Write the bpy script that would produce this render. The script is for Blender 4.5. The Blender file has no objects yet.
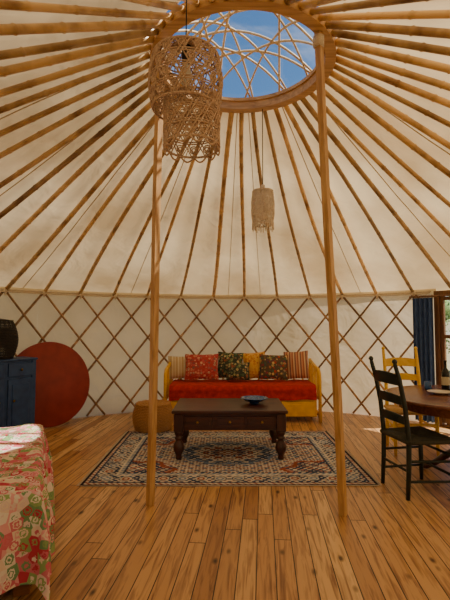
import bpy, math, random
from mathutils import Vector, Matrix, noise
random.seed(7)
pi=math.pi
CX,CY,R=0.14,3.4,4.0
def S(c):
    return tuple((x/12.92 if x<=.04045 else ((x+.055)/1.055)**2.4) for x in [v/255 for v in c])+(1,)
def pol(deg,r,z):
    a=math.radians(deg); return Vector((CX+r*math.sin(a),CY+r*math.cos(a),z))
# ---------------------------------------------------------------- materials
def newmat(name,col=(128,128,128),rough=.6,metal=0,spec=.5):
    m=bpy.data.materials.new(name); m.use_nodes=True
    nt=m.node_tree; b=nt.nodes['Principled BSDF']
    b.inputs['Base Color'].default_value=S(col); b.inputs['Roughness'].default_value=rough
    b.inputs['Metallic'].default_value=metal
    b.inputs['Specular IOR Level'].default_value=spec
    return m,nt,b
def N(nt,t,**k):
    n=nt.nodes.new(t)
    for a,v in k.items(): setattr(n,a,v)
    return n
def ramp(nt,stops,interp='LINEAR'):
    r=N(nt,'ShaderNodeValToRGB'); r.color_ramp.interpolation=interp
    e=r.color_ramp.elements
    while len(e)<len(stops): e.new(.5)
    for i,(p,c) in enumerate(stops):
        e[i].position=p; e[i].color=S(c)
    return r
def coords(nt,scale=(1,1,1),rot=(0,0,0),kind='Object'):
    tc=N(nt,'ShaderNodeTexCoord'); mp=N(nt,'ShaderNodeMapping')
    mp.inputs['Scale'].default_value=scale; mp.inputs['Rotation'].default_value=rot
    nt.links.new(tc.outputs[kind],mp.inputs['Vector']); return mp.outputs['Vector']
def bump(nt,b,h,strength=.3,dist=.01):
    bp=N(nt,'ShaderNodeBump'); bp.inputs['Strength'].default_value=strength; bp.inputs['Distance'].default_value=dist
    nt.links.new(h,bp.inputs['Height']); nt.links.new(bp.outputs['Normal'],b.inputs['Normal'])
def noisy(name,c1,c2,scale=(8,8,8),rough=.6,nscale=3,detail=5,bs=.2,island=False,dist=0.0,spec=.5,lo=.3,hi=.7):
    m,nt,b=newmat(name,c1,rough,spec=spec)
    v=coords(nt,scale)
    n=N(nt,'ShaderNodeTexNoise'); n.inputs['Scale'].default_value=nscale; n.inputs['Detail'].default_value=detail
    n.inputs['Distortion'].default_value=dist
    nt.links.new(v,n.inputs['Vector'])
    r=ramp(nt,[(lo,c1),(hi,c2)]); nt.links.new(n.outputs['Fac'],r.inputs['Fac'])
    out=r.outputs['Color']
    if island:
        g=N(nt,'ShaderNodeNewGeometry'); mr=N(nt,'ShaderNodeMapRange')
        mr.inputs['To Min'].default_value=.55; mr.inputs['To Max'].default_value=1.25
        nt.links.new(g.outputs['Random Per Island'],mr.inputs['Value'])
        h=N(nt,'ShaderNodeHueSaturation'); nt.links.new(out,h.inputs['Color']); nt.links.new(mr.outputs['Result'],h.inputs['Value'])
        out=h.outputs['Color']
    nt.links.new(out,b.inputs['Base Color'])
    if bs: bump(nt,b,n.outputs['Fac'],bs,.005)
    return m
def wood(name,c1,c2,axis='z',rough=.45,island=False):
    sc={'x':(1.2,14,14),'y':(14,1.2,14),'z':(14,14,1.2)}[axis]
    return noisy(name,c1,c2,sc,rough,2.2,6,.12,island,.6)
def pattern(name,cols,scale=14,bg=None,seed=0,rough=.85):
    """floral / ikat textile: voronoi rosettes in random palette colours"""
    m,nt,b=newmat(name,cols[0],rough,spec=.15)
    v=coords(nt,(1,1,1),(0,0,.3))
    vo=N(nt,'ShaderNodeTexVoronoi'); vo.inputs['Scale'].default_value=scale
    vo.inputs['Randomness'].default_value=.6
    nt.links.new(v,vo.inputs['Vector'])
    sep=N(nt,'ShaderNodeSeparateColor'); nt.links.new(vo.outputs['Color'],sep.inputs['Color'])
    k=len(cols); r=ramp(nt,[(i/k,c) for i,c in enumerate(cols)],'CONSTANT'); nt.links.new(sep.outputs['Red'],r.inputs['Fac'])
    r2=ramp(nt,[(i/k,c) for i,c in enumerate(cols[::-1])],'CONSTANT'); nt.links.new(sep.outputs['Green'],r2.inputs['Fac'])
    nz=N(nt,'ShaderNodeTexNoise'); nz.inputs['Scale'].default_value=scale*4; nt.links.new(v,nz.inputs['Vector'])
    ma=N(nt,'ShaderNodeMath',operation='MULTIPLY_ADD'); nt.links.new(nz.outputs['Fac'],ma.inputs[0]); ma.inputs[1].default_value=.5; nt.links.new(vo.outputs['Distance'],ma.inputs[2])
    rr=ramp(nt,[(0,(255,255,255)),(.42,(0,0,0)),(.55,(255,255,255)),(.7,(0,0,0))],'CONSTANT'); nt.links.new(ma.outputs[0],rr.inputs['Fac'])
    mx=N(nt,'ShaderNodeMix',data_type='RGBA'); nt.links.new(rr.outputs['Color'],mx.inputs[0]); nt.links.new(r.outputs['Color'],mx.inputs[6]); nt.links.new(r2.outputs['Color'],mx.inputs[7])
    out=mx.outputs[2]
    if bg:
        r3=ramp(nt,[(0,(0,0,0)),(.70,(0,0,0)),(.80,(255,255,255))]); nt.links.new(ma.outputs[0],r3.inputs['Fac'])
        m2=N(nt,'ShaderNodeMix',data_type='RGBA'); nt.links.new(r3.outputs['Color'],m2.inputs[0]); nt.links.new(out,m2.inputs[6]); m2.inputs[7].default_value=S(bg); out=m2.outputs[2]
    nt.links.new(out,b.inputs['Base Color'])
    bump(nt,b,nz.outputs['Fac'],.3,.004)
    return m
def stripes(name,cols,scale=30,axis=0):
    m,nt,b=newmat(name,cols[0],.85,spec=.15)
    tc=N(nt,'ShaderNodeTexCoord'); sp=N(nt,'ShaderNodeSeparateXYZ'); nt.links.new(tc.outputs['Object'],sp.inputs[0])
    mu=N(nt,'ShaderNodeMath',operation='MULTIPLY'); nt.links.new(sp.outputs[axis],mu.inputs[0]); mu.inputs[1].default_value=scale
    fr=N(nt,'ShaderNodeMath',operation='FRACT'); nt.links.new(mu.outputs[0],fr.inputs[0])
    k=len(cols); r=ramp(nt,[(i/k,c) for i,c in enumerate(cols)],'CONSTANT'); nt.links.new(fr.outputs[0],r.inputs['Fac'])
    nt.links.new(r.outputs['Color'],b.inputs['Base Color']); return m

def canvas_mat(name,c1,c2,t1,t2,trans=.4):
    m=bpy.data.materials.new(name); m.use_nodes=True; nt=m.node_tree; nt.nodes.clear()
    o=N(nt,'ShaderNodeOutputMaterial'); mx=N(nt,'ShaderNodeMixShader'); mx.inputs[0].default_value=trans
    d=N(nt,'ShaderNodeBsdfDiffuse'); t=N(nt,'ShaderNodeBsdfTranslucent')
    v=coords(nt,(1,1,1)); n=N(nt,'ShaderNodeTexNoise'); n.inputs['Scale'].default_value=.9; n.inputs['Detail'].default_value=4
    nt.links.new(v,n.inputs['Vector'])
    r=ramp(nt,[(.3,c1),(.7,c2)]); nt.links.new(n.outputs['Fac'],r.inputs['Fac'])
    rt=ramp(nt,[(.35,t1),(.65,t2)]); nt.links.new(n.outputs['Fac'],rt.inputs['Fac'])
    nt.links.new(r.outputs['Color'],d.inputs['Color']); nt.links.new(rt.outputs['Color'],t.inputs['Color'])
    n2=N(nt,'ShaderNodeTexNoise'); n2.inputs['Scale'].default_value=2.2; n2.inputs['Detail'].default_value=3; n2.inputs['Distortion'].default_value=.5; nt.links.new(v,n2.inputs['Vector'])
    bp=N(nt,'ShaderNodeBump'); bp.inputs['Strength'].default_value=.6; bp.inputs['Distance'].default_value=.09
    nt.links.new(n2.outputs['Fac'],bp.inputs['Height']); nt.links.new(bp.outputs['Normal'],d.inputs['Normal']); nt.links.new(bp.outputs['Normal'],t.inputs['Normal'])
    nt.links.new(d.outputs[0],mx.inputs[1]); nt.links.new(t.outputs[0],mx.inputs[2]); nt.links.new(mx.outputs[0],o.inputs['Surface'])
    return m

def floor_mat():
    m,nt,b=newmat('pine_floorboards',(190,120,60),.33,spec=.5)
    v=coords(nt,(1,1,1),(0,0,math.radians(5)))
    sp=N(nt,'ShaderNodeSeparateXYZ'); nt.links.new(v,sp.inputs[0])
    def M(op,a,bv=None,c=None):
        n=N(nt,'ShaderNodeMath',operation=op)
        for i,x in enumerate((a,bv,c)):
            if x is None: continue
            if isinstance(x,(int,float)): n.inputs[i].default_value=x
            else: nt.links.new(x,n.inputs[i])
        return n.outputs[0]
    xs=M('DIVIDE',sp.outputs[0],.11); ix=M('FLOOR',xs); fx=M('FRACT',xs)
    wn=N(nt,'ShaderNodeTexWhiteNoise',noise_dimensions='1D'); nt.links.new(ix,wn.inputs['W'])
    ys=M('ADD',M('DIVIDE',sp.outputs[1],2.4),M('MULTIPLY',wn.outputs['Value'],7)); iy=M('FLOOR',ys); fy=M('FRACT',ys)
    wn2=N(nt,'ShaderNodeTexWhiteNoise',noise_dimensions='1D'); nt.links.new(M('ADD',M('MULTIPLY',ix,13.37),iy),wn2.inputs['W'])
    base=ramp(nt,[(0,(176,126,76)),(.3,(214,166,108)),(.6,(196,144,88)),(1,(232,190,132))]); nt.links.new(wn2.outputs['Value'],base.inputs['Fac'])
    cb=N(nt,'ShaderNodeCombineXYZ'); nt.links.new(M('MULTIPLY',sp.outputs[0],16),cb.inputs[0]); nt.links.new(M('MULTIPLY',sp.outputs[1],1.1),cb.inputs[1]); nt.links.new(M('MULTIPLY',wn2.outputs['Value'],40),cb.inputs[2])
    g=N(nt,'ShaderNodeTexNoise'); g.inputs['Scale'].default_value=1.8; g.inputs['Detail'].default_value=7; g.inputs['Distortion'].default_value=1.6; nt.links.new(cb.outputs[0],g.inputs['Vector'])
    gr=ramp(nt,[(.3,(120,70,34)),(.54,(255,255,255))]); nt.links.new(g.outputs['Fac'],gr.inputs['Fac'])
    mx=N(nt,'ShaderNodeMix',data_type='RGBA',blend_type='MULTIPLY'); mx.inputs[0].default_value=.75
    nt.links.new(base.outputs[0],mx.inputs[6]); nt.links.new(gr.outputs[0],mx.inputs[7])
    # knots
    cb2=N(nt,'ShaderNodeCombineXYZ'); nt.links.new(M('MULTIPLY',sp.outputs[0],7),cb2.inputs[0]); nt.links.new(M('MULTIPLY',sp.outputs[1],3.2),cb2.inputs[1])
    vo=N(nt,'ShaderNodeTexVoronoi'); vo.inputs['Scale'].default_value=1; nt.links.new(cb2.outputs[0],vo.inputs['Vector'])
    kr=ramp(nt,[(.05,(60,28,12)),(.15,(255,255,255))]); nt.links.new(vo.outputs['Distance'],kr.inputs['Fac'])
    m2=N(nt,'ShaderNodeMix',data_type='RGBA',blend_type='MULTIPLY'); m2.inputs[0].default_value=.9
    nt.links.new(mx.outputs[2],m2.inputs[6]); nt.links.new(kr.outputs[0],m2.inputs[7])
    gap=M('MAXIMUM',M('LESS_THAN',fx,.055),M('LESS_THAN',fy,.003))
    m3=N(nt,'ShaderNodeMix',data_type='RGBA'); nt.links.new(gap,m3.inputs[0]); nt.links.new(m2.outputs[2],m3.inputs[6]); m3.inputs[7].default_value=S((40,22,12))
    nt.links.new(m3.outputs[2],b.inputs['Base Color'])
    bump(nt,b,M('MULTIPLY_ADD',gap,-1,M('MULTIPLY',g.outputs['Fac'],.2)),.5,.004)
    rr=N(nt,'ShaderNodeMapRange'); rr.inputs['To Min'].default_value=.28; rr.inputs['To Max'].default_value=.5; nt.links.new(g.outputs['Fac'],rr.inputs['Value']); nt.links.new(rr.outputs[0],b.inputs['Roughness'])
    return m

# ---------------------------------------------------------------- mesh builder
class MB:
    def __init__(s): s.v=[];s.f=[];s.m=[];s.s=[]
    def add(s,vs,fs,mat=0,smooth=False,M=None):
        o=len(s.v)
        for v in vs:
            v=Vector(v); s.v.append(M@v if M else v)
        for f in fs: s.f.append([i+o for i in f]); s.m.append(mat); s.s.append(smooth)
    def box(s,c,d,mat=0,M=None,rot=None,ch=.004):
        """chamfered box"""
        x,y,z=[q/2 for q in d]; ch=min(ch,.3*min(d))
        import itertools
        vs=[];idx={}
        for sx,sy,sz in itertools.product((-1,1),repeat=3):
            for ax in range(3):
                p=[sx*(x-ch),sy*(y-ch),sz*(z-ch)]
                p[ax]=[sx*x,sy*y,sz*z][ax]
                idx[(sx,sy,sz,ax)]=len(vs); vs.append(Vector(p))
        fs=[]
        for ax in range(3):
            o=[a for a in range(3) if a!=ax]
            for sg in (-1,1):
                q=[]
                for a,b in ((-1,-1),(1,-1),(1,1),(-1,1)):
                    k=[0,0,0];k[ax]=sg;k[o[0]]=a;k[o[1]]=b;q.append(idx[(*k,ax)])
                fs.append(q)
        for ax in range(3):       # edges parallel to ax
            o=[a for a in range(3) if a!=ax]
            for a in (-1,1):
                for b in (-1,1):
                    k0=[0,0,0];k0[ax]=-1;k0[o[0]]=a;k0[o[1]]=b;k1=list(k0);k1[ax]=1
                    fs.append([idx[(*k0,o[0])],idx[(*k1,o[0])],idx[(*k1,o[1])],idx[(*k0,o[1])]])
        for k in itertools.product((-1,1),repeat=3): fs.append([idx[(*k,0)],idx[(*k,1)],idx[(*k,2)]])
        T=Matrix.Translation(Vector(c))
        if rot is not None: T=T@rot
        if M: T=M@T
        s.add(vs,fs,mat,False,T)
    def tube(s,pts,rad,n=8,mat=0,caps=True,closed=False,M=None,smooth=True,flat=1.0):
        pts=[Vector(p) for p in pts]; k=len(pts)
        if not hasattr(rad,'__len__'): rad=[rad]*k
        t0=(pts[1]-pts[0]).normalized()
        u=t0.orthogonal().normalized() if abs(t0.z)>.9 else t0.cross(Vector((0,0,1))).normalized()
        vs=[];pt=t0
        for i in range(k):
            if closed: t=(pts[(i+1)%k]-pts[i-1]).normalized()
            else: t=(pts[min(i+1,k-1)]-pts[max(i-1,0)]).normalized()
            q=pt.rotation_difference(t); u=(q@u); u=(u-t*u.dot(t)).normalized(); w=t.cross(u); pt=t
            for j in range(n):
                a=2*pi*j/n+ (pi/4 if n==4 else 0); vs.append(pts[i]+u*math.cos(a)*rad[i]+w*math.sin(a)*rad[i]*flat)
        fs=[]
        for i in range(k if closed else k-1):
            for j in range(n):
                a=i*n+j;b=i*n+(j+1)%n;c=((i+1)%k)*n+(j+1)%n;d=((i+1)%k)*n+j
                fs.append([a,b,c,d])
        if caps and not closed:
            fs.append(list(range(n))[::-1]); fs.append([(k-1)*n+j for j in range(n)])
        s.add(vs,fs,mat,smooth and n>4,M)
    def lathe(s,prof,c=(0,0,0),n=32,mat=0,M=None,smooth=True):
        vs=[];fs=[];k=len(prof)
        for r,z in prof:
            for j in range(n):
                a=2*pi*j/n; vs.append((c[0]+max(r,.0001)*math.cos(a),c[1]+max(r,.0001)*math.sin(a),c[2]+z))
        for i in range(k-1):
            for j in range(n): fs.append([i*n+j,i*n+(j+1)%n,(i+1)*n+(j+1)%n,(i+1)*n+j])
        s.add(vs,fs,mat,smooth,M)
    def grid(s,fn,nu,nv,mat=0,smooth=True,M=None,matfn=None):
        vs=[fn(i/nu,j/nv) for i in range(nu+1) for j in range(nv+1)]
        fs=[[i*(nv+1)+j,(i+1)*(nv+1)+j,(i+1)*(nv+1)+j+1,i*(nv+1)+j+1] for i in range(nu) for j in range(nv)]
        s.add(vs,fs,mat,smooth,M)
    def soft(s,c,d,r=.05,n=14,mat=0,amp=.0,M=None,seed=0):
        """rounded soft box"""
        h=[q/2 for q in d]; r=min(r,min(h)*.98)
        for ax in range(3):
            o=[a for a in range(3) if a!=ax]
            for sg in (-1,1):
                def fn(u,v,ax=ax,o=o,sg=sg):
                    p=[0,0,0];p[ax]=sg*h[ax]
                    def cl(t): t=2*t-1; return math.copysign(abs(t)**.7,t)
                    p[o[0]]=cl(u)*h[o[0]];p[o[1]]=cl(v)*h[o[1]]
                    q=Vector([max(-(h[i]-r),min(h[i]-r,p[i])) for i in range(3)])
                    dv=Vector(p)-q
                    if dv.length>1e-6: dv=dv.normalized()*r
                    P=q+dv+Vector(c)
                    if amp: P+=Vector(p).normalized()*amp*noise.noise(P*6+Vector((seed,0,0)))
                    return P
                s.grid(fn,n,n,mat,True,M)
    def build(s,name,mats,loc=(0,0,0),rz=0,weld=False,subsurf=0):
        me=bpy.data.meshes.new(name); me.from_pydata([tuple(v) for v in s.v],[],s.f)
        for m in mats: me.materials.append(m)
        for p,mi,sm in zip(me.polygons,s.m,s.s): p.material_index=mi; p.use_smooth=sm
        import bmesh
        bm=bmesh.new(); bm.from_mesh(me)
        if weld: bmesh.ops.remove_doubles(bm,verts=bm.verts,dist=.0005)
        bmesh.ops.recalc_face_normals(bm,faces=bm.faces); bm.to_mesh(me); bm.free()
        ob=bpy.data.objects.new(name,me); bpy.context.scene.collection.objects.link(ob)
        ob.location=loc; ob.rotation_euler[2]=rz
        return ob
RX=lambda a:Matrix.Rotation(a,4,'X'); RY=lambda a:Matrix.Rotation(a,4,'Y'); RZ=lambda a:Matrix.Rotation(a,4,'Z')
T=lambda x,y,z:Matrix.Translation((x,y,z))

# ================================================================= shell
WALLH=1.88
m_canvas=canvas_mat('canvas_wall',(206,190,164),(222,208,182),(218,196,160),(234,214,182),.37)
m_roof=canvas_mat('canvas_roof',(198,178,144),(216,196,162),(190,160,114),(232,204,156),.36)
def wall_seg(name,a0,a1):
    b=MB(); n=max(2,int((a1-a0)/2))
    b.grid(lambda u,v:pol(a0+(a1-a0)*u,R+.012*math.sin((a0+(a1-a0)*u)*pi/7.8)*math.sin(v*pi),-.02+(WALLH+.06)*v),n*2,10)
    return b.build(name,[m_canvas])
OP1=(46,64); OP2=(170,190)
wall_seg('wall_back',-45,46)
wall_seg('wall_right',64,135)
wall_seg('wall_front_right',135,170)
wall_seg('wall_front_left',190,225)
wall_seg('wall_left',225,315)
RI,RO=.655,.74; ZR=3.475
k_=(ZR+.05-1.90)/(3.93-RO)
NR=46; STEP=360/NR
m_seam=noisy('canvas_seam',(176,156,124),(194,174,140),(20,20,20),.9)
b=MB()
def rooff(u,v):
    a=360*u; r=RO+(R+.06-RO)*v
    sag=.016*math.sin(pi*v)*(1-math.cos(2*pi*(a/STEP-.35)))+.012*noise.noise(Vector((math.cos(a*pi/180)*r*2.2,math.sin(a*pi/180)*r*2.2,0)))
    return pol(a,r,1.90+(3.93-r)*k_+.058-sag)
b.grid(rooff,NR*6,20)
b.build('ceiling',[m_roof],weld=True)
# sewn seams of the canvas panels
b=MB()
for i in range(0,NR,3):
    u=((i+.85)*STEP)/360
    b.tube([rooff(u,t/20)-Vector((0,0,.003)) for t in range(21)],.005,4,0)
b.build('roof_canvas_seams',[m_seam])
# floor: slab
b=MB(); b.lathe([(0,0),(R+.1,0),(R+.1,-.12),(0,-.12)],n=96,smooth=False)
b.build('floor',[floor_mat()],loc=(CX,CY,0),weld=True)

# rafters
m_bamboo=noisy('bamboo',(146,106,62),(236,196,134),(3,3,3),.35,1.5,5,.1,True,lo=.30,hi=.56)
b=MB()
for i in range(NR):
    a=(i+.35)*STEP; base=random.uniform(.021,.029)
    jx=random.uniform(-.03,.03); off=random.uniform(0,.08)
    ts=[(t/26,1.0) for t in range(27)]
    for k in range(12):
        tn=off+k*.083
        if .01<tn<.99: ts+=[(tn-.004,1.0),(tn,1.2),(tn+.004,1.0)]
    ts.sort(); pts=[];rad=[]; last=-1
    for t,f in ts:
        if t-last<.0012: continue
        last=t
        r=3.96-(3.96-RO-.003)*t
        w=.016*math.sin(t*pi*1.5+i)
        pts.append(pol(a+math.degrees((w+jx*math.sin(pi*t))/max(r,1)),r,1.90+(3.93-r)*k_-.012))
        rad.append(base*(1-.05*t)*f)
    b.tube(pts,rad,10,0)
b.build('bamboo_rafters',[m_bamboo])

# lattice
m_lat=noisy('lattice_wood',(134,100,66),(190,152,110),(6,6,6),.6,2,5,.1,True)
b=MB()
def inop(a):
    a=a%360
    return OP1[0]-1.2<a<OP1[1]+1.2 or OP2[0]-1<a<OP2[1]+1
SPAN=2.75*STEP
for sgn,rr in ((1,R-.045),(-1,R-.066)):
    for i in range(NR):
        a0=(i+.35)*STEP
        run=[]
        for s_ in range(0,25):
            t=s_/24; a=a0+sgn*(SPAN*(t-1)); z=.02+(WALLH-.03)*t
            if inop(a):
                if len(run)>1: b.tube(run,.0165,6,0)
                run=[]
            else: run.append(pol(a,rr,z))
        if len(run)>1: b.tube(run,.0165,6,0)
b.build('wall_lattice',[m_lat])
# tension band and rope on top of the wall
m_rope=noisy('rope',(206,190,160),(232,220,196),(30,30,30),.9)
b=MB()
for a0,a1 in ((-170,45),(65,170)):
    pts=[pol(a0+(a1-a0)*i/90,R-.088,WALLH-.03) for i in range(91)]
    b.tube(pts,.011,6,0)
    pts=[pol(a0+(a1-a0)*i/90,R-.03,WALLH+.0) for i in range(91)]
    b.tube(pts,.022,6,0)
for i in range(NR):   # lashings
    a=(i+.35)*STEP
    if not inop(a): 
        c=pol(a,R-.075,WALLH-.035)
        b.tube([c+Vector((0,0,.05)),c+Vector((0,0,.02)),c,c-Vector((0,0,.05))],[.02,.026,.024,.006],6,0)
b.build('wall_rope',[m_rope])

# crown ring
m_ring=wood('crown_wood',(180,132,80),(222,178,120),'x',.45)
m_lath=noisy('lath_wood',(216,184,138),(240,216,174),(8,8,8),.5)
m_glass=bpy.data.materials.new('clear_dome'); m_glass.use_nodes=True; nt=m_glass.node_tree; nt.nodes.clear()
o=N(nt,'ShaderNodeOutputMaterial'); mx=N(nt,'ShaderNodeMixShader'); mx.inputs[0].default_value=.02
t=N(nt,'ShaderNodeBsdfTransparent'); g=N(nt,'ShaderNodeBsdfGlossy'); g.inputs['Roughness'].default_value=.05
nt.links.new(t.outputs[0],mx.inputs[1]); nt.links.new(g.outputs[0],mx.inputs[2]); nt.links.new(mx.outputs[0],o.inputs['Surface'])
b=MB()
b.lathe([(RI,ZR),(RO,ZR),(RO,ZR+.085),(RI,ZR+.085),(RI,ZR)],(CX,CY,0),72,0,smooth=False)
b.lathe([(RI-.02,ZR+.07),(RI+.04,ZR+.07),(RI+.04,ZR+.10),(RI-.02,ZR+.10),(RI-.02,ZR+.07)],(CX,CY,0),72,0,smooth=False)
def dome(x,y): 
    q=(x*x+y*y)/(RI*RI); return ZR+.10+.32*(1-q)
for k in range(12):
    ang=math.radians(15*k+8)
    for off in ((.30,-.30) if k%2 else (.12,)):
        d=Vector((math.cos(ang),math.sin(ang))); nrm=Vector((-d.y,d.x))
        h=math.sqrt(RI*RI-off*off)
        pts=[]
        for i in range(17):
            q=d*(h*(2*i/16-1))+nrm*off; pts.append((CX+q.x,CY+q.y,dome(q.x,q.y)-.01))
        b.tube(pts,.010,6,1)
b.grid(lambda u,v:Vector((CX+(RI+.02)*v*math.cos(2*pi*u),CY+(RI+.02)*v*math.sin(2*pi*u),ZR+.125+.32*(1-v*v))),48,10,2)
b.build('crown_ring',[m_ring,m_lath,m_glass])

# support posts
m_post=wood('post_wood',(170,126,76),(216,174,118),'z',.5)
def post(x0,y0,x1,y1,z1):
    b=MB(); n=10; pts=[];rad=[]
    for i in range(n+1):
        t=i/n; pts.append((x0+(x1-x0)*t+.004*math.sin(t*7),y0+(y1-y0)*t,.0+z1*t)); rad.append(.034-.003*t)
    b.tube(pts,rad,4,0)
    q=Vector(pts[-1]); b.tube([q-Vector((0,0,.10)),q-Vector((0,0,.03))],.040,10,1)
    b.build('support_post',[m_post,m_rope])
post(-.583,3.46,-.475,3.09,ZR-.006)
post(.87,3.28,.66,2.96,ZR-.006)

# ================================================================= right glazed door (window)
m_frame=wood('door_frame_wood',(96,66,40),(140,98,60),'z',.5)
def door_frame(name,a0,a1,leaf_open,mats):
    p0=pol(a0,R-.03,0); p1=pol(a1,R-.03,0); mid=(p0+p1)/2; d=(p1-p0); L=d.length
    rz=math.atan2(d.y,d.x); b=MB(); H=1.88
    b.box((-L/2+.035,0,H/2),(.07,.10,H)); b.box((L/2-.035,0,H/2),(.07,.10,H))
    b.box((0,0,H-.035),(L-.14,.10,.07)); b.box((0,0,.015),(L-.14,.12,.03))
    if not leaf_open:
        w=(L-.14)/2
        for sx in (-1,1):
            cx=sx*w/2
            b.box((cx-w/2+.03,0,H/2),(.05,.05,H-.10)); b.box((cx+w/2-.03,0,H/2),(.05,.05,H-.10))
            for z in (.10,.62,1.24,H-.11): b.box((cx,0,z),(w-.10,.045,.05 if z>.2 else .14))
            b.box((cx,0,H/2),(w-.10,.006,H-.14),1)
        b.tube([(.03,-.05,1.0),(.03,-.09,1.0),(.10,-.09,1.0)],.009,8,2)
    else:
        w=(L-.14)
        Mx=T(-L/2+.05,.05,0)@RZ(math.radians(100))
        b.box((w/2,0,H/2),(w,.045,H-.10),0,M=Mx)
        b.box((w/2,-.03,1.35),(w-.24,.02,.7),0,M=Mx); b.box((w/2,-.03,.55),(w-.24,.02,.6),0,M=Mx)
    return b.build(name,mats,loc=(mid.x,mid.y,0),rz=rz)
m_brass,_,_=newmat('brass',(170,130,60),.3,1)
door_frame('door_1',46,64,False,[m_frame,m_glass,m_brass])
door_frame('door_2',170,190,True,[m_frame,m_glass,m_brass])

# curtain
m_curt=noisy('blue_cloth',(44,70,124),(74,104,160),(20,20,4),.9,3)
b=MB()
def cur(u,v):
    a=42.2+4.2*u; w=.035*math.sin(u*pi*9)*(.6+.4*v)
    return pol(a,R-.20+w,1.78-(1.72)*v)
b.grid(cur,72,12,0)
b.tube([pol(41.5,R-.19,1.80),pol(48,R-.21,1.80),pol(56,R-.24,1.80),pol(66,R-.19,1.80)],.012,8,1)
for i in range(8): 
    c=pol(42.4+.55*i,R-.20,1.80); b.tube([c+Vector((0.02*math.cos(q),0,.02*math.sin(q))) for q in [2*pi*j/10 for j in range(10)]],.003,5,1,closed=True)
for a in (41.7,65.8): b.tube([pol(a,R-.19,1.80),pol(a,R-.03,1.80)],.01,6,1)
b.build('curtain',[m_curt,m_frame])

# ================================================================= rug
def rugcol(x,y,hx,hy):
    navy=(62,76,106);cream=(226,218,202);rust=(164,92,76);blue=(124,146,174);pink=(200,154,136);dark=(50,50,66)
    d=min(hx-abs(x),hy-abs(y)); n=noise.noise(Vector((abs(x)*9,abs(y)*9,3)));
    m=math.sin(abs(x)*46)*math.sin(abs(y)*46); m2=math.sin(abs(x)*90+1)*math.sin(abs(y)*90+1)
    if d<.02: return dark
    if d<.05: return cream if math.sin((x+y)*120)>-.2 else rust
    if d<.075: return navy
    if d<.25:
        s=x if hy-abs(y)<hx-abs(x) else y
        q=math.hypot(((s/.17)%1-.5)*.17,(d-.162)); 
        if q<.018: return cream
        if q<.038: return rust if int(s/.17)%2 else blue
        if q<.052: return cream
        if q<.060: return navy
        return cream if m2+n*.8>.1 else (navy if m2+n<-.1 else pink if m>.2 else blue)
    if d<.27: return cream
    if d<.30: return blue if math.sin((x-y)*110)>-.3 else cream
    if d<.32: return navy
    X=abs(x)/(hx-.32);Y=abs(y)/(hy-.32)
    md=math.sqrt((X*1.25)**2+(Y*1.05)**2)+.035*math.cos(12*math.atan2(Y,X))
    if md<.16: return cream if m2>.0 else rust
    if md<.22: return navy
    if md<.42: return (rust if m+n<.0 else cream) if m2<.45 else navy
    if md<.46: return cream
    if md<.62: return navy if m2+n*.6<.1 else (cream if m>0 else blue)
    if md<.66: return blue
    cn=math.hypot(1-X,(1-Y)*.8)+.04*math.cos(9*math.atan2(1-Y,1-X+1e-6))
    if cn<.42: return navy if m2+n<.0 else (pink if m>0 else cream)
    if cn<.47: return rust
    if m2+n*.9>.5: return rust
    if m2+n*.9<-.45: return navy
    if m-n*.8>.45: return blue
    return cream
hx,hy=1.30,.96
me_b=MB(); nu,nv=264,192
me_b.grid(lambda u,v:Vector(((2*u-1)*hx,(2*v-1)*hy,.012+.002*noise.noise(Vector((u*9,v*9,0))))),nu,nv)
m_rug,nt,bs=newmat('rug_wool',(200,190,170),.95,spec=.1)
at=N(nt,'ShaderNodeAttribute',attribute_name='Col'); nz=N(nt,'ShaderNodeTexNoise'); nz.inputs['Scale'].default_value=6; nz.inputs['Detail'].default_value=5
nt.links.new(coords(nt),nz.inputs['Vector'])
mx=N(nt,'ShaderNodeMix',data_type='RGBA',blend_type='MULTIPLY'); mx.inputs[0].default_value=.5
rr=ramp(nt,[(.3,(170,160,150)),(.7,(255,255,255))]); nt.links.new(nz.outputs['Fac'],rr.inputs['Fac'])
nt.links.new(at.outputs['Color'],mx.inputs[6]); nt.links.new(rr.outputs[0],mx.inputs[7]); nt.links.new(mx.outputs[2],bs.inputs['Base Color'])
n3=N(nt,'ShaderNodeTexNoise'); n3.inputs['Scale'].default_value=300; bump(nt,bs,n3.outputs['Fac'],.4,.003)
m_fringe,_,_=newmat('rug_fringe',(214,204,184),.95)
me_b.box((0,0,.005),(2*hx,2*hy,.008),1)
for i in range(90):
    yy=-hy+.01+2*(hy-.01)*i/89
    for sx in (-1,1): me_b.tube([(sx*hx,yy,.008),(sx*(hx+.03),yy+random.uniform(-.005,.005),.006)],.003,4,1)
rug=me_b.build('rug',[m_rug,m_fringe],loc=(.035,4.81,0),rz=math.radians(.3))
ca=rug.data.color_attributes.new('Col','FLOAT_COLOR','POINT')
for i,v in enumerate(rug.data.vertices): ca.data[i].color=S(rugcol(v.co.x,v.co.y,hx,hy))

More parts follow.
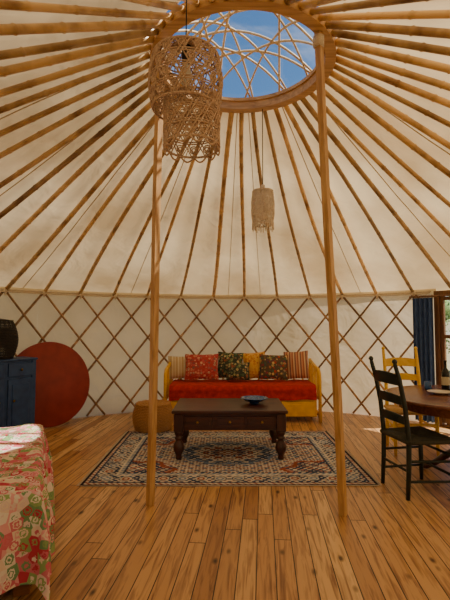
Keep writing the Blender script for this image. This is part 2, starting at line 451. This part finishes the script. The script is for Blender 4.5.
# ================================================================= coffee table
m_dk=wood('dark_wood',(50,26,17),(86,46,30),'x',.3)
m_dkz=wood('dark_wood_leg',(46,24,16),(78,42,27),'z',.35)
def turned(b,x,y,z0,z1,r,mat):
    h=z1-z0
    pr=[(0,0),(.55,0),(.62,.05),(.5,.12),(.62,.18),(.95,.30),(1.05,.42),(.9,.54),(.6,.64),(.55,.68),(.8,.72),(.8,.77),(.55,.80),(.75,.86),(.85,.92),(.85,1.0),(0,1.0)]
    b.lathe([(a*r,z0+h*q) for a,q in pr],(x,y,0),16,mat)
b=MB(); W,D=1.20,.78
b.box((0,0,.488),(W,D,.032),0,ch=.008); b.box((0,0,.464),(W-.05,D-.05,.018),0,ch=.006)
b.box((0,0,.375),(W-.12,D-.12,.165),0)
for i in (-1,0,1):
    for sy in (-1,1):
        b.box((i*.335,sy*(D/2-.058),.378),(.31,.014,.12),0,ch=.006)
        b.box((i*.335,sy*(D/2-.052),.378),(.25,.010,.075),0,ch=.004)
        b.lathe([(0,0),(.012,0),(.016,.01),(.012,.02),(0,.024)],n=12,mat=2,M=T(i*.335,sy*(D/2-.05),.378)@RX(sy*-pi/2))
for sx in (-1,1):
    b.box((sx*(W/2-.058),0,.378),(.012,D-.30,.12),0)
    for sy in (-1,1):
        x,y=sx*(W/2-.07),sy*(D/2-.07)
        b.box((x,y,.375),(.10,.10,.175),1); turned(b,x,y,0,.29,.056,1)
ctab=b.build('coffee_table',[m_dk,m_dkz,m_brass],loc=(.05,4.90,.015))
m_bowl=noisy('blue_glaze',(30,56,120),(70,116,180),(20,20,20),.15,3,4,0)
b=MB(); b.lathe([(0,.008),(.05,.0),(.055,.012),(.10,.028),(.150,.060),(.156,.062),(.148,.064),(.10,.038),(.05,.022),(0,.02)],n=40)
b.build('bowl',[m_bowl],loc=(.33,4.95,.5195))

# ================================================================= daybed
m_yel=noisy('yellow_paint',(222,168,44),(240,192,66),(6,6,6),.45,2,4,.05)
m_red=noisy('red_throw',(156,24,20),(200,42,30),(9,9,9),.9,2,5,.4)
b=MB(); x0,x1,y0,y1=-1.13,1.13,-.39,.39
b.box((0,0,.22),(2.14,.74,.28),0)
for cx in (-.53,.53):
    b.box((cx,y0-.0,.195),(1.0,.03,.21),0); b.box((cx,y0-.012,.195),(.86,.016,.13),0)
    b.lathe([(0,0),(.014,0),(.018,.012),(0,.02)],n=12,mat=2,M=T(cx,y0-.02,.195)@RX(pi/2))
for sx in (-1,1):
    x=sx*1.12
    b.tube([(x,y0+.03,0),(x,y0+.03,.60),(x,y0+.05,.69),(x,y0+.12,.745),(x,0,.775),(x,y1-.12,.82),(x,y1-.03,.835)],.025,10,0)
    b.tube([(x,y1-.03,0),(x,y1-.03,.86)],.025,10,0)
    b.box((x,0,.34),(.035,D-.06,.06),0); b.box((x,0,.10),(.035,.70,.05),0)
    for j in range(5): b.box((x,-.20+.11*j,.56),(.018,.022,.42),0)
b.box((0,y1-.02,.66),(2.18,.03,.05),0); b.box((0,y1-.02,.48),(2.18,.03,.06),0)
for j in range(15): b.box((-1.0+j*.143,y1-.02,.57),(.03,.018,.16),0)
MZ=.05
b.soft((0,-.02,.395+MZ),(2.14,.70,.15),.05,30,1,.012)
def throw(u,v):
    x=-1.06+2.12*u; s=v*1.12
    wav=.010*noise.noise(Vector((x*5,s*6,1)))+.006*math.sin(x*23+s*3)
    if s<.64: p=Vector((x,.30-s,.478+wav*.6))
    elif s<.72:
        a=(s-.64)/.08*pi/2; p=Vector((x,-.34-.055*math.sin(a),.428+.05*math.cos(a)+wav*.4))
    else:
        e=s-.72; e*=.42; hem=1+.10*math.sin(x*4+1)+.06*noise.noise(Vector((x*3,0,0))); p=Vector((x,-.408-wav*1.2-.02*e,.428-e*hem))
    p.z+=MZ; return p
b.grid(throw,110,30,1)
b.build('daybed',[m_yel,m_red,m_brass],loc=(.255,6.70,0))

def cushion(name,x,y,z,w,h,th,mat,tilt=-18,yaw=0,roll=0):
    b=MB()
    for sg in (-1,1):
        def fn(u,v):
            U=2*u-1;V=2*v-1
            t=((1-abs(U)**2.6)*(1-abs(V)**2.6))**.55
            pin=1-.07*(1-abs(V)**2)*(abs(U)**3); pin2=1-.07*(1-abs(U)**2)*(abs(V)**3)
            return Vector((U*w/2*pin,sg*(th/2*t+.001)+.006*noise.noise(Vector((U*3+x*9,V*3,sg))),V*h/2*pin2))
        b.grid(fn,18,18,0)
    pts=[]
    for k in range(48):
        q=k/48*4; i=int(q); f=(q-i)*2-1
        U,V=[(f,-1),(1,f),(-f,1),(-1,-f)][i]
        pin=1-.07*(1-abs(V)**2)*(abs(U)**3); pin2=1-.07*(1-abs(U)**2)*(abs(V)**3)
        pts.append((U*w/2*pin,0,V*h/2*pin2))
    b.tube(pts,.006,6,0,closed=True)
    ob=b.build(name,[mat],loc=(x,y,z),weld=True)
    ob.rotation_euler=(math.radians(tilt),math.radians(roll),math.radians(yaw)); return ob
c_cream=stripes('cushion_stripe',[(214,196,162),(196,166,124),(222,208,176),(204,180,142)],11)
c_red=pattern('cushion_red_floral',[(190,70,74),(210,110,104),(130,100,96),(222,180,146),(170,56,70)],26,(186,76,76))
c_green=pattern('cushion_green_floral',[(70,96,70),(164,164,110),(204,184,134),(100,120,86),(160,90,70)],24,(66,76,66))
c_gold=pattern('cushion_gold',[(226,180,96),(210,150,70),(190,110,60)],24,(224,174,96))
c_dark=pattern('cushion_dark_ikat',[(176,70,58),(90,108,80),(214,184,120),(70,72,92)],24,(98,84,68))
c_tan=stripes('cushion_tan',[(204,150,116),(174,106,86),(216,184,146),(140,100,94)],12)
yb=6.86
for (x,dy,w,h,mat,yw,ro) in [(-.70,0,.38,.36,c_cream,8,0),(-.36,-.10,.52,.40,c_red,3,0),(.08,.03,.40,.42,c_green,-3,3),(.20,-.14,.36,.27,c_green,0,0),(.47,.03,.36,.42,c_gold,3,-4),(.75,-.10,.44,.39,c_dark,-4,2),(1.12,-.01,.38,.44,c_tan,-12,-4)]:
    t_=18; cz=.478+MZ+h/2*math.cos(math.radians(t_))+.035
    cushion('cushion',x,yb+dy,cz,w,h,.15,mat,-t_,yw,ro)

# wicker pouf
m_wick=noisy('wicker',(150,102,56),(200,150,92),(40,40,60),.7,3,5,.6)
b=MB()
def rp(z): return .225+.035*math.sin(pi*min(1,max(0,z/.33)))
for k in range(17):
    z=.012+k*.0195; rr=rp(z)
    b.tube([(rr*math.cos(q)+.004*math.cos(24*q+k*pi)*math.cos(q),rr*math.sin(q)+.004*math.cos(24*q+k*pi)*math.sin(q),z) for q in [2*pi*j/72 for j in range(72)]],.0115,6,0,closed=True)
for k in range(11):
    rr=.225-k*.0215
    if rr>.01: b.tube([(rr*math.cos(q),rr*math.sin(q),.338+.004*math.sin(12*q+k*pi)+.012*(1-rr/.225)) for q in [2*pi*j/40 for j in range(40)]],.012,6,0,closed=True)
b.lathe([(0,.01),(.215,.01),(.235,.17),(.215,.33),(0,.335)],n=32,mat=0)
b.build('wicker_pouf',[m_wick],loc=(-.96,5.87,.016))

# red round table top leaning on the wall
m_rtab=noisy('red_paint',(130,34,26),(154,46,34),(3,3,3),.5,2,4,.03)
rd=.585
b=MB()
b.lathe([(0,-.02),(rd-.02,-.02),(rd,-.012),(rd,.012),(rd-.015,.02),(0,.02)],n=72,mat=0)
b.box((0,.0,-.035),(.06,.9,.03),1); b.box((.3,0,-.035),(.05,.7,.03),1); b.box((-.3,0,-.035),(.05,.7,.03),1)
ob=b.build('round_tabletop',[m_rtab,m_frame],weld=True)
phi=math.atan2(-2.63,2.74); dirv=Vector((math.sin(phi),math.cos(phi),0))   # outward
lean=math.radians(9)
nrm=(-dirv*math.cos(lean)+Vector((0,0,1))*math.sin(lean)).normalized()
ob.rotation_euler=nrm.to_track_quat('Z','Y').to_euler()
cc=Vector((CX,CY,0))+dirv*3.72; ob.location=(cc.x,cc.y,rd*math.cos(lean)+.006)

# ================================================================= blue cabinet
m_blue=noisy('blue_paint',(28,58,112),(46,82,138),(5,5,5),.5,2,4,.05)
b=MB(); W,D_,H=.78,.34,.98
b.box((0,0,H/2+.02),(W-.04,D_-.04,H-.08),0)
b.box((0,0,H-.0125),(W+.03,D_+.02,.025),0,ch=.006); b.box((0,0,.05),(W,D_,.06),0)
for sx in (-1,1):
    for sy in (-1,1): b.box((sx*(W/2-.03),sy*(D_/2-.025),H/2-.01),(.055,.045,H-.02),0)
    cx=sx*(W/4-.01)
    b.box((cx,-D_/2+.012,.42),(W/2-.07,.022,.62),0); b.box((cx,-D_/2-.002,.42),(W/2-.17,.014,.50),0,ch=.006)
    b.box((cx,-D_/2+.012,.845),(W/2-.07,.022,.16),0)
    for z in (.845,.47): b.lathe([(0,0),(.010,0),(.017,.014),(0,.024)],n=12,mat=1,M=T(cx-(sx*.09 if z<.6 else 0),-D_/2-.004,z)@RX(pi/2))
cab_c=Vector((-2.79,5.40,0)); dv=Vector((cab_c.x-CX,cab_c.y-CY)); 
cabrz=-math.atan2(dv.x,dv.y)
b.build('cabinet',[m_blue,m_brass],loc=cab_c,rz=cabrz)
m_blk=noisy('black_wicker',(20,18,18),(44,40,38),(40,40,40),.6,3)
b=MB()
def rb(t): return .12+.085*math.sin(pi*min(1,(t*.8+.12)))
for k in range(25):
    t=k/24; z=.012+.46*t; rr=rb(t)
    b.tube([((rr+.004*math.cos(18*q+k*pi))*math.cos(q),(rr+.004*math.cos(18*q+k*pi))*math.sin(q),z) for q in [2*pi*j/54 for j in range(54)]],.0095,6,0,closed=True)
for j in range(18):
    q=2*pi*j/18; b.tube([(rb(t)*math.cos(q),rb(t)*math.sin(q),.012+.46*t) for t in [i/10 for i in range(11)]],.006,5,0)
b.lathe([(0,.004),(.12,.004),(.125,.02),(0,.02)],n=24)
b.lathe([(rb(1),.465),(.10,.485),(0,.50)],n=24)
b.build('black_basket',[m_blk],loc=(-2.80,5.40,.981))

# ================================================================= bed
m_quilt=pattern('patchwork_quilt',[(230,206,196),(214,110,124),(150,176,110),(238,226,210),(196,66,86),(120,158,110),(232,168,166),(214,120,130),(236,214,190)],19)
m_sheet=noisy('mattress_cloth',(220,214,200),(232,226,214),(5,5,5),.9)
m_bedw=wood('bed_wood',(120,70,36),(164,104,58),'x',.5)
b=MB(); BL,BW=1.60,1.85; top=.54
b.box((-BW/2,BL/2,.21),(BW-.04,BL-.04,.12),2)
for x in (-.06,-BW+.06):
    for y in (.06,BL-.06): b.box((x,y,.09),(.08,.08,.18),2)
b.soft((-BW/2,BL/2,.395),(BW-.02,BL-.02,.25),.06,16,1)
drop=.47
def quilt(u,v):
    x=-BW-.0+(BW+drop)*u+ (-.0); y=-drop+(BL+2*drop)*v
    cx=max(-BW,min(0,x)); cy=max(0,min(BL,y)); d=Vector((x-cx,y-cy,0)); e=d.length
    P=Vector((cx,cy,top-.0))
    P.z+=.02*noise.noise(Vector((x*5,y*5,0)))*(1 if e==0 else 0)+.004
    if e>1e-5:
        dr=d/e; s=x*dr.y*1.0-y*dr.x; ang=math.atan2(dr.y,dr.x)
        amp=min(1,e/.25)
        f=.026*math.sin(s*17+ang*5)+.018*math.sin(s*31+2)
        P+=dr*(.022*min(1,e/.03)+.06*e+amp*(.02+f)); P.z=top-.004-max(0,e-.01)*.97
    return P
b.grid(quilt,92,100,0)
b.build('bed',[m_quilt,m_sheet,m_bedw],loc=(-.99,2.33,0),rz=math.radians(22.3))

# ================================================================= dining set
m_tab=wood('table_wood',(84,44,28),(130,76,48),'x',.25)
b=MB(); rt=.74
b.lathe([(0,.715),(rt-.04,.715),(rt-.01,.722),(rt,.735),(rt-.006,.748),(rt-.02,.752),(0,.752)],n=72)
b.lathe([(0,.64),(rt-.12,.64),(rt-.12,.716),(0,.716)],n=48,smooth=False)
b.lathe([(0,.13),(.06,.13),(.075,.17),(.05,.22),(.07,.32),(.085,.42),(.06,.52),(.05,.56),(.08,.60),(.10,.645),(0,.645)],n=24,mat=1)
for k in range(4):
    a=k*pi/2+pi/4; c,s_=math.cos(a),math.sin(a)
    b.tube([(c*q,s_*q,z) for q,z in ((.03,.22),(.12,.24),(.22,.17),(.32,.08),(.40,.032),(.44,.030))],[.035,.035,.032,.028,.028,.026],8,1)
b.build('dining_table',[m_tab,m_dkz],loc=(2.24,4.02,0),weld=True)

m_green=noisy('dark_green_paint',(20,30,26),(34,46,40),(6,6,6),.4)
m_rush=noisy('rush_seat',(176,132,70),(214,176,112),(10,60,10),.8,3,5,.5)
m_yel2=noisy('yellow_chair_paint',(226,178,40),(242,202,64),(6,6,6),.45)
m_rushd=noisy('rush_seat_dark',(40,42,34),(70,66,50),(10,60,10),.8,3,5,.5)
def chair(mats,x,y,rz,H=1.10):
    """local +y = facing direction; back at y=-.19"""
    b=MB(); w=.19
    for sx in (-1,1):
        b.tube([(sx*w,-.20,0),(sx*w,-.185,.25),(sx*w,-.18,.46),(sx*w,-.205,.72),(sx*w,-.25,.95),(sx*w,-.285,H-.03),(sx*w,-.29,H)],[.017,.02,.021,.02,.019,.017,.012],10,0)
        b.lathe([(0,-.01),(.018,0),(.022,.012),(.014,.028),(0,.034)],(sx*w,-.29,H-.01),12,0)
        xf=sx*(w+.03)
        b.tube([(xf,.20,0),(xf,.20,.2),(xf,.195,.455)],[.016,.020,.021],10,0)
        b.lathe([(0,0),(.022,0),(.024,.012),(0,.024)],(xf,.195,.45),12,0)
        for z in (.14,.30): b.tube([(sx*w,-.19,z),(xf,.20,z-.01)],.011,8,0)
    b.tube([(-w,-.19,.22),(w,-.19,.22)],.011,8,0)
    for z in (.17,.33): b.tube([(-w-.03,.20,z),(w+.03,.20,z)],.012,8,0)
    for z,hh,yy in ((.62,.05,-.19),(.78,.055,-.213),(.95,.075,-.25)):
        def fn(u,v,z=z,hh=hh,yy=yy):
            U=2*u-1; arch=(.018*(1-U*U))
            return Vector((U*w,yy-.028*(1-U*U)-.08*(v-.5)*hh,z+(v-.5)*hh+(arch if v>.5 else arch*.3)))
        b.grid(fn,12,3,0); b.grid(lambda u,v,fn=fn:fn(u,v)+Vector((0,-.013,0)),12,3,0)
        b.tube([fn(i/12,1)+Vector((0,-.0065,0)) for i in range(13)],.0075,6,0)
        b.tube([fn(i/12,0)+Vector((0,-.0065,0)) for i in range(13)],.0075,6,0)
    f0=[(-w-.02,-.19),(w+.02,-.19),(w+.045,.215),(-w-.045,.215)]
    cz=.452
    for i in range(4):
        p=Vector((*f0[i],cz+.012)); q=Vector((*f0[(i+1)%4],cz+.012)); c=Vector((0,.015,cz-.002))
        for k in range(15):
            t=(k+.5)/15; a=p.lerp(c,t); d=q.lerp(c,t)
            b.tube([a,d],.0098,6,1)
    b.box((0,.01,cz-.008),(2*w-.0,.38,.012),1)
    for i in range(4):
        p=Vector((*f0[i],cz)); q=Vector((*f0[(i+1)%4],cz)); b.tube([p,q],.019,8,1)
    return b.build('dining_chair',mats,loc=(x,y,0),rz=rz)
chair([m_green,m_rushd],1.63,3.78,math.radians(-80),1.10)
chair([m_yel2,m_rush],2.07,4.93,math.radians(176),1.12)
m_bot,_,_=newmat('dark_bottle_glass',(24,26,22),.12)
m_lab,_,_=newmat('paper_label',(200,190,160),.8)
b=MB(); b.lathe([(0,0),(.034,0),(.037,.006),(.037,.17),(.030,.20),(.014,.225),(.013,.285),(.016,.287),(.016,.30),(0,.30)],n=28)
b.lathe([(.0376,.06),(.0376,.14)],n=28,mat=1)
b.build('bottle',[m_bot,m_lab],loc=(2.17,4.30,.7525))
m_plate=noisy('ceramic',(206,196,180),(222,214,200),(9,9,9),.3)
b=MB(); b.lathe([(0,.004),(.04,0),(.045,.004),(.10,.018),(.112,.026),(.10,.023),(.045,.010),(0,.010)],n=36)
b.build('plate',[m_plate],loc=(2.02,4.12,.7525))
b=MB(); b.lathe([(0,0),(.028,0),(.034,.01),(.036,.08),(.033,.08),(.030,.012),(0,.012)],n=28)
b.build('drinking_cup',[m_bowl],loc=(2.04,4.40,.7525))

# ================================================================= pendant lamps
m_cro=noisy('woven_fibre',(176,144,118),(216,186,158),(30,30,30),.85)
m_mac=noisy('macrame_cotton',(214,196,170),(232,218,196),(30,30,30),.9)
m_cord,_,_=newmat('black_cord',(30,26,24),.6)
def netting(b,rf,z0,z1,nh,nr,rad,off=.25,mat=0,rosette=True,cx=0,cy=0):
    h=z1-z0; ra=rf(.5); tw=h/math.tan(math.radians(60))/ra; ns=22
    for sg in (-1,1):
        for i in range(nh):
            for o in (-off,off):
                pts=[]
                for s_ in range(ns+1):
                    t=s_/ns; a=2*pi*(i+o*.5)/nh+sg*tw*t; r=rf(t)+.002*sg
                    pts.append((cx+r*math.cos(a),cy+r*math.sin(a),z0+h*t))
                b.tube(pts,rad,4,mat)
    for k in range(nr+1):
        t=k/nr
        for dz in (0,) if k in (0,nr) else (-.006,.006):
            z=z0+h*t+dz; r=rf(t)
            b.tube([(cx+r*math.cos(q),cy+r*math.sin(q),z) for q in [2*pi*j/40 for j in range(40)]],rad*(1.7 if k in (0,nr) else 1),5,mat,closed=True)
    if rosette:
        for k in range(nr):
            t=(k+.5)/nr; z=z0+h*t; r=rf(t)
            for i in range(nh):
                a=2*pi*(i+(.5 if k%2 else 0))/nh
                for rs in (.011,.022):
                    pts=[]
                    for j in range(10):
                        q=2*pi*j/10; aa=a+rs*math.cos(q)/r; pts.append((cx+r*math.cos(aa),cy+r*math.sin(aa),z+rs*math.sin(q)))
                    b.tube(pts,rad,4,mat,closed=True)
b=MB()
netting(b,lambda t:.178+.022*math.sin(pi*t),.21,.50,14,4,.0038)
LX=.035
netting(b,lambda t:.150,.0,.25,12,3,.0038,cx=LX)
for j in range(12):
    a0=2*pi*j/12
    b.tube([(LX+.15*math.cos(a0+2*pi/12*t),.15*math.sin(a0+2*pi/12*t),-.03*math.sin(pi*t)) for t in [i/8 for i in range(9)]],.005,5,0)
for i in range(28):
    a=2*pi*i/28; b.tube([(.18*math.cos(a),.18*math.sin(a),.50),(.12*math.cos(a+.2),.12*math.sin(a+.2),.535),(.03*math.cos(a+.4),.03*math.sin(a+.4),.565)],.004,4,0)
for r_,z_ in ((.165,.51),(.14,.524),(.11,.537),(.08,.548),(.055,.557),(.035,.565)): b.tube([(r_*math.cos(q),r_*math.sin(q),z_) for q in [2*pi*j/32 for j in range(32)]],.0045,5,0,closed=True)
b.lathe([(0,.565),(.03,.565),(.03,.58),(.008,.60),(0,.60)],n=16,mat=1)
b.lathe([(0,.47),(.022,.47),(.022,.57),(0,.57)],n=16,mat=1)
m_bulb,_,_=newmat('bulb_glass',(236,230,214),.2)
b.lathe([(0,.34),(.02,.345),(.036,.37),(.038,.40),(.025,.44),(.016,.47),(0,.47)],n=20,mat=2)
lx,ly,lz=-.215,2.30,2.365
rl=math.hypot(lx-CX,ly-CY); zc=1.90+(3.93-rl)*k_-.04
b.tube([(0,0,.59),(.002,0,.75),(0,0,zc-lz)],.0035,6,1)
b.build('woven_pendant_lamp',[m_cro,m_cord,m_bulb],loc=(lx,ly,lz))
b=MB()
netting(b,lambda t:.095+.012*math.sin(pi*t),.05,.37,10,5,.0038,rosette=True)
for i in range(30):
    a=2*pi*i/30; b.tube([(.1*math.cos(a),.1*math.sin(a),.06),(.1*math.cos(a),.1*math.sin(a),.0+.012*math.sin(i*2.3)),],.0045,4,0)
    b.tube([(.095*math.cos(a),.095*math.sin(a),.37),(.02*math.cos(a),.02*math.sin(a),.40)],.004,4,0)
b.lathe([(0,.39),(.02,.39),(.02,.43),(0,.44)],n=14,mat=0)
b.lathe([(0,.25),(.03,.27),(.032,.30),(.016,.34),(.014,.39),(0,.39)],n=16,mat=2)
sx_,sy_,sz_=.36,4.06,2.30
b.tube([(0,0,.43),(.0,.0,ZR-.001-sz_)],.004,6,1)
b.build('macrame_pendant_lamp',[m_mac,m_cord,m_bulb],loc=(sx_,sy_,sz_))

# ================================================================= outside
m_grass=noisy('dry_grass',(150,140,98),(190,176,130),(1,1,1),.95,2,8)
b=MB(); b.lathe([(0,-.13),(60,-.13)],(CX,CY,0),48,0,smooth=False); b.build('lawn_ground',[m_grass],weld=True)
m_leaf=noisy('leaves',(80,120,60),(170,196,120),(5,5,5),.8,3,8,.8)
m_bark=noisy('bark',(80,60,44),(110,88,66),(8,8,2),.9)
def tree(x,y,h,r,seed):
    rnd=random.Random(seed); b=MB()
    b.tube([(0,0,0),(.05,.03,h*.3),(0,.08,h*.6)],[.14,.10,.05],8,1)
    for k in range(12):
        a=rnd.uniform(0,2*pi); q=rnd.uniform(0,r*.7); cz=h*rnd.uniform(.35,.9); rr=r*rnd.uniform(.25,.42)
        cx,cy=q*math.cos(a),q*math.sin(a)
        b.grid(lambda u,v:Vector((cx,cy,cz))+Vector((math.sin(pi*v)*math.cos(2*pi*u),math.sin(pi*v)*math.sin(2*pi*u),math.cos(pi*v)*.8))*rr*(1+.35*noise.noise(Vector((math.sin(pi*v)*math.cos(2*pi*u)*4+k,math.sin(pi*v)*math.sin(2*pi*u)*4,math.cos(pi*v)*4)))),22,14,0)
    for k in range(1100):
        a=rnd.uniform(0,2*pi); q=r*math.sqrt(rnd.random()); z=h*rnd.uniform(.25,1.05)
        c=Vector((q*math.cos(a),q*math.sin(a),z)); d=Vector((rnd.uniform(-1,1),rnd.uniform(-1,1),rnd.uniform(-1,1))).normalized()*.07; e=d.orthogonal().normalized()*.03
        b.add([c-d,c+e,c+d,c-e],[[0,1,2,3]],0)
    b.build('tree',[m_leaf,m_bark],loc=(x,y,-.13))
tree(8.5,13.5,2.3,1.5,1); tree(10.5,11.0,2.1,1.5,2); tree(6.6,15.0,2.8,1.8,3); tree(12,7.5,2.3,1.5,4); tree(-3,-8,3.5,1.8,5); tree(4,-9,3.2,1.8,6)

# ================================================================= light
w=bpy.data.worlds.new('World'); bpy.context.scene.world=w; w.use_nodes=True; nt=w.node_tree
bg=nt.nodes['Background']; sky=N(nt,'ShaderNodeTexSky'); sky.sky_type='NISHITA'; sky.sun_disc=False
EL=54
sky.sun_elevation=math.radians(EL); sky.sun_rotation=math.radians(68); sky.air_density=1; sky.dust_density=.3; sky.ozone_density=2
hs=N(nt,'ShaderNodeHueSaturation'); hs.inputs['Saturation'].default_value=1.25; nt.links.new(sky.outputs[0],hs.inputs['Color'])
v=coords(nt,(1,1,2.2),kind='Generated'); nz=N(nt,'ShaderNodeTexNoise'); nz.inputs['Scale'].default_value=2.4; nz.inputs['Detail'].default_value=7; nz.inputs['Distortion'].default_value=.5
nt.links.new(v,nz.inputs['Vector'])
cr=ramp(nt,[(.52,(0,0,0)),(.70,(210,210,210))]); nt.links.new(nz.outputs['Fac'],cr.inputs['Fac'])
mx=N(nt,'ShaderNodeMix',data_type='RGBA'); nt.links.new(cr.outputs[0],mx.inputs[0]); nt.links.new(hs.outputs[0],mx.inputs[6]); mx.inputs[7].default_value=(9,9.3,9.8,1)
nt.links.new(mx.outputs[2],bg.inputs['Color']); bg.inputs['Strength'].default_value=.135
ld=bpy.data.lights.new('sun','SUN'); ld.energy=10; ld.angle=math.radians(.6); ld.color=(1,.91,.78)
so=bpy.data.objects.new('sun',ld); bpy.context.scene.collection.objects.link(so)
el=math.radians(EL); sd=Vector((.998*math.cos(el),.06*math.cos(el),math.sin(el)))
so.rotation_euler=sd.to_track_quat('Z','Y').to_euler(); so.location=(10,8,12)

# ================================================================= camera
cd=bpy.data.cameras.new('camera'); cam=bpy.data.objects.new('camera',cd); bpy.context.scene.collection.objects.link(cam)
cam.location=(0,0,1.4); cam.rotation_euler=(math.radians(90+3.3),0,0)
cd.sensor_fit='VERTICAL'; cd.sensor_height=36; cd.lens=26; cd.clip_start=.05
bpy.context.scene.camera=cam
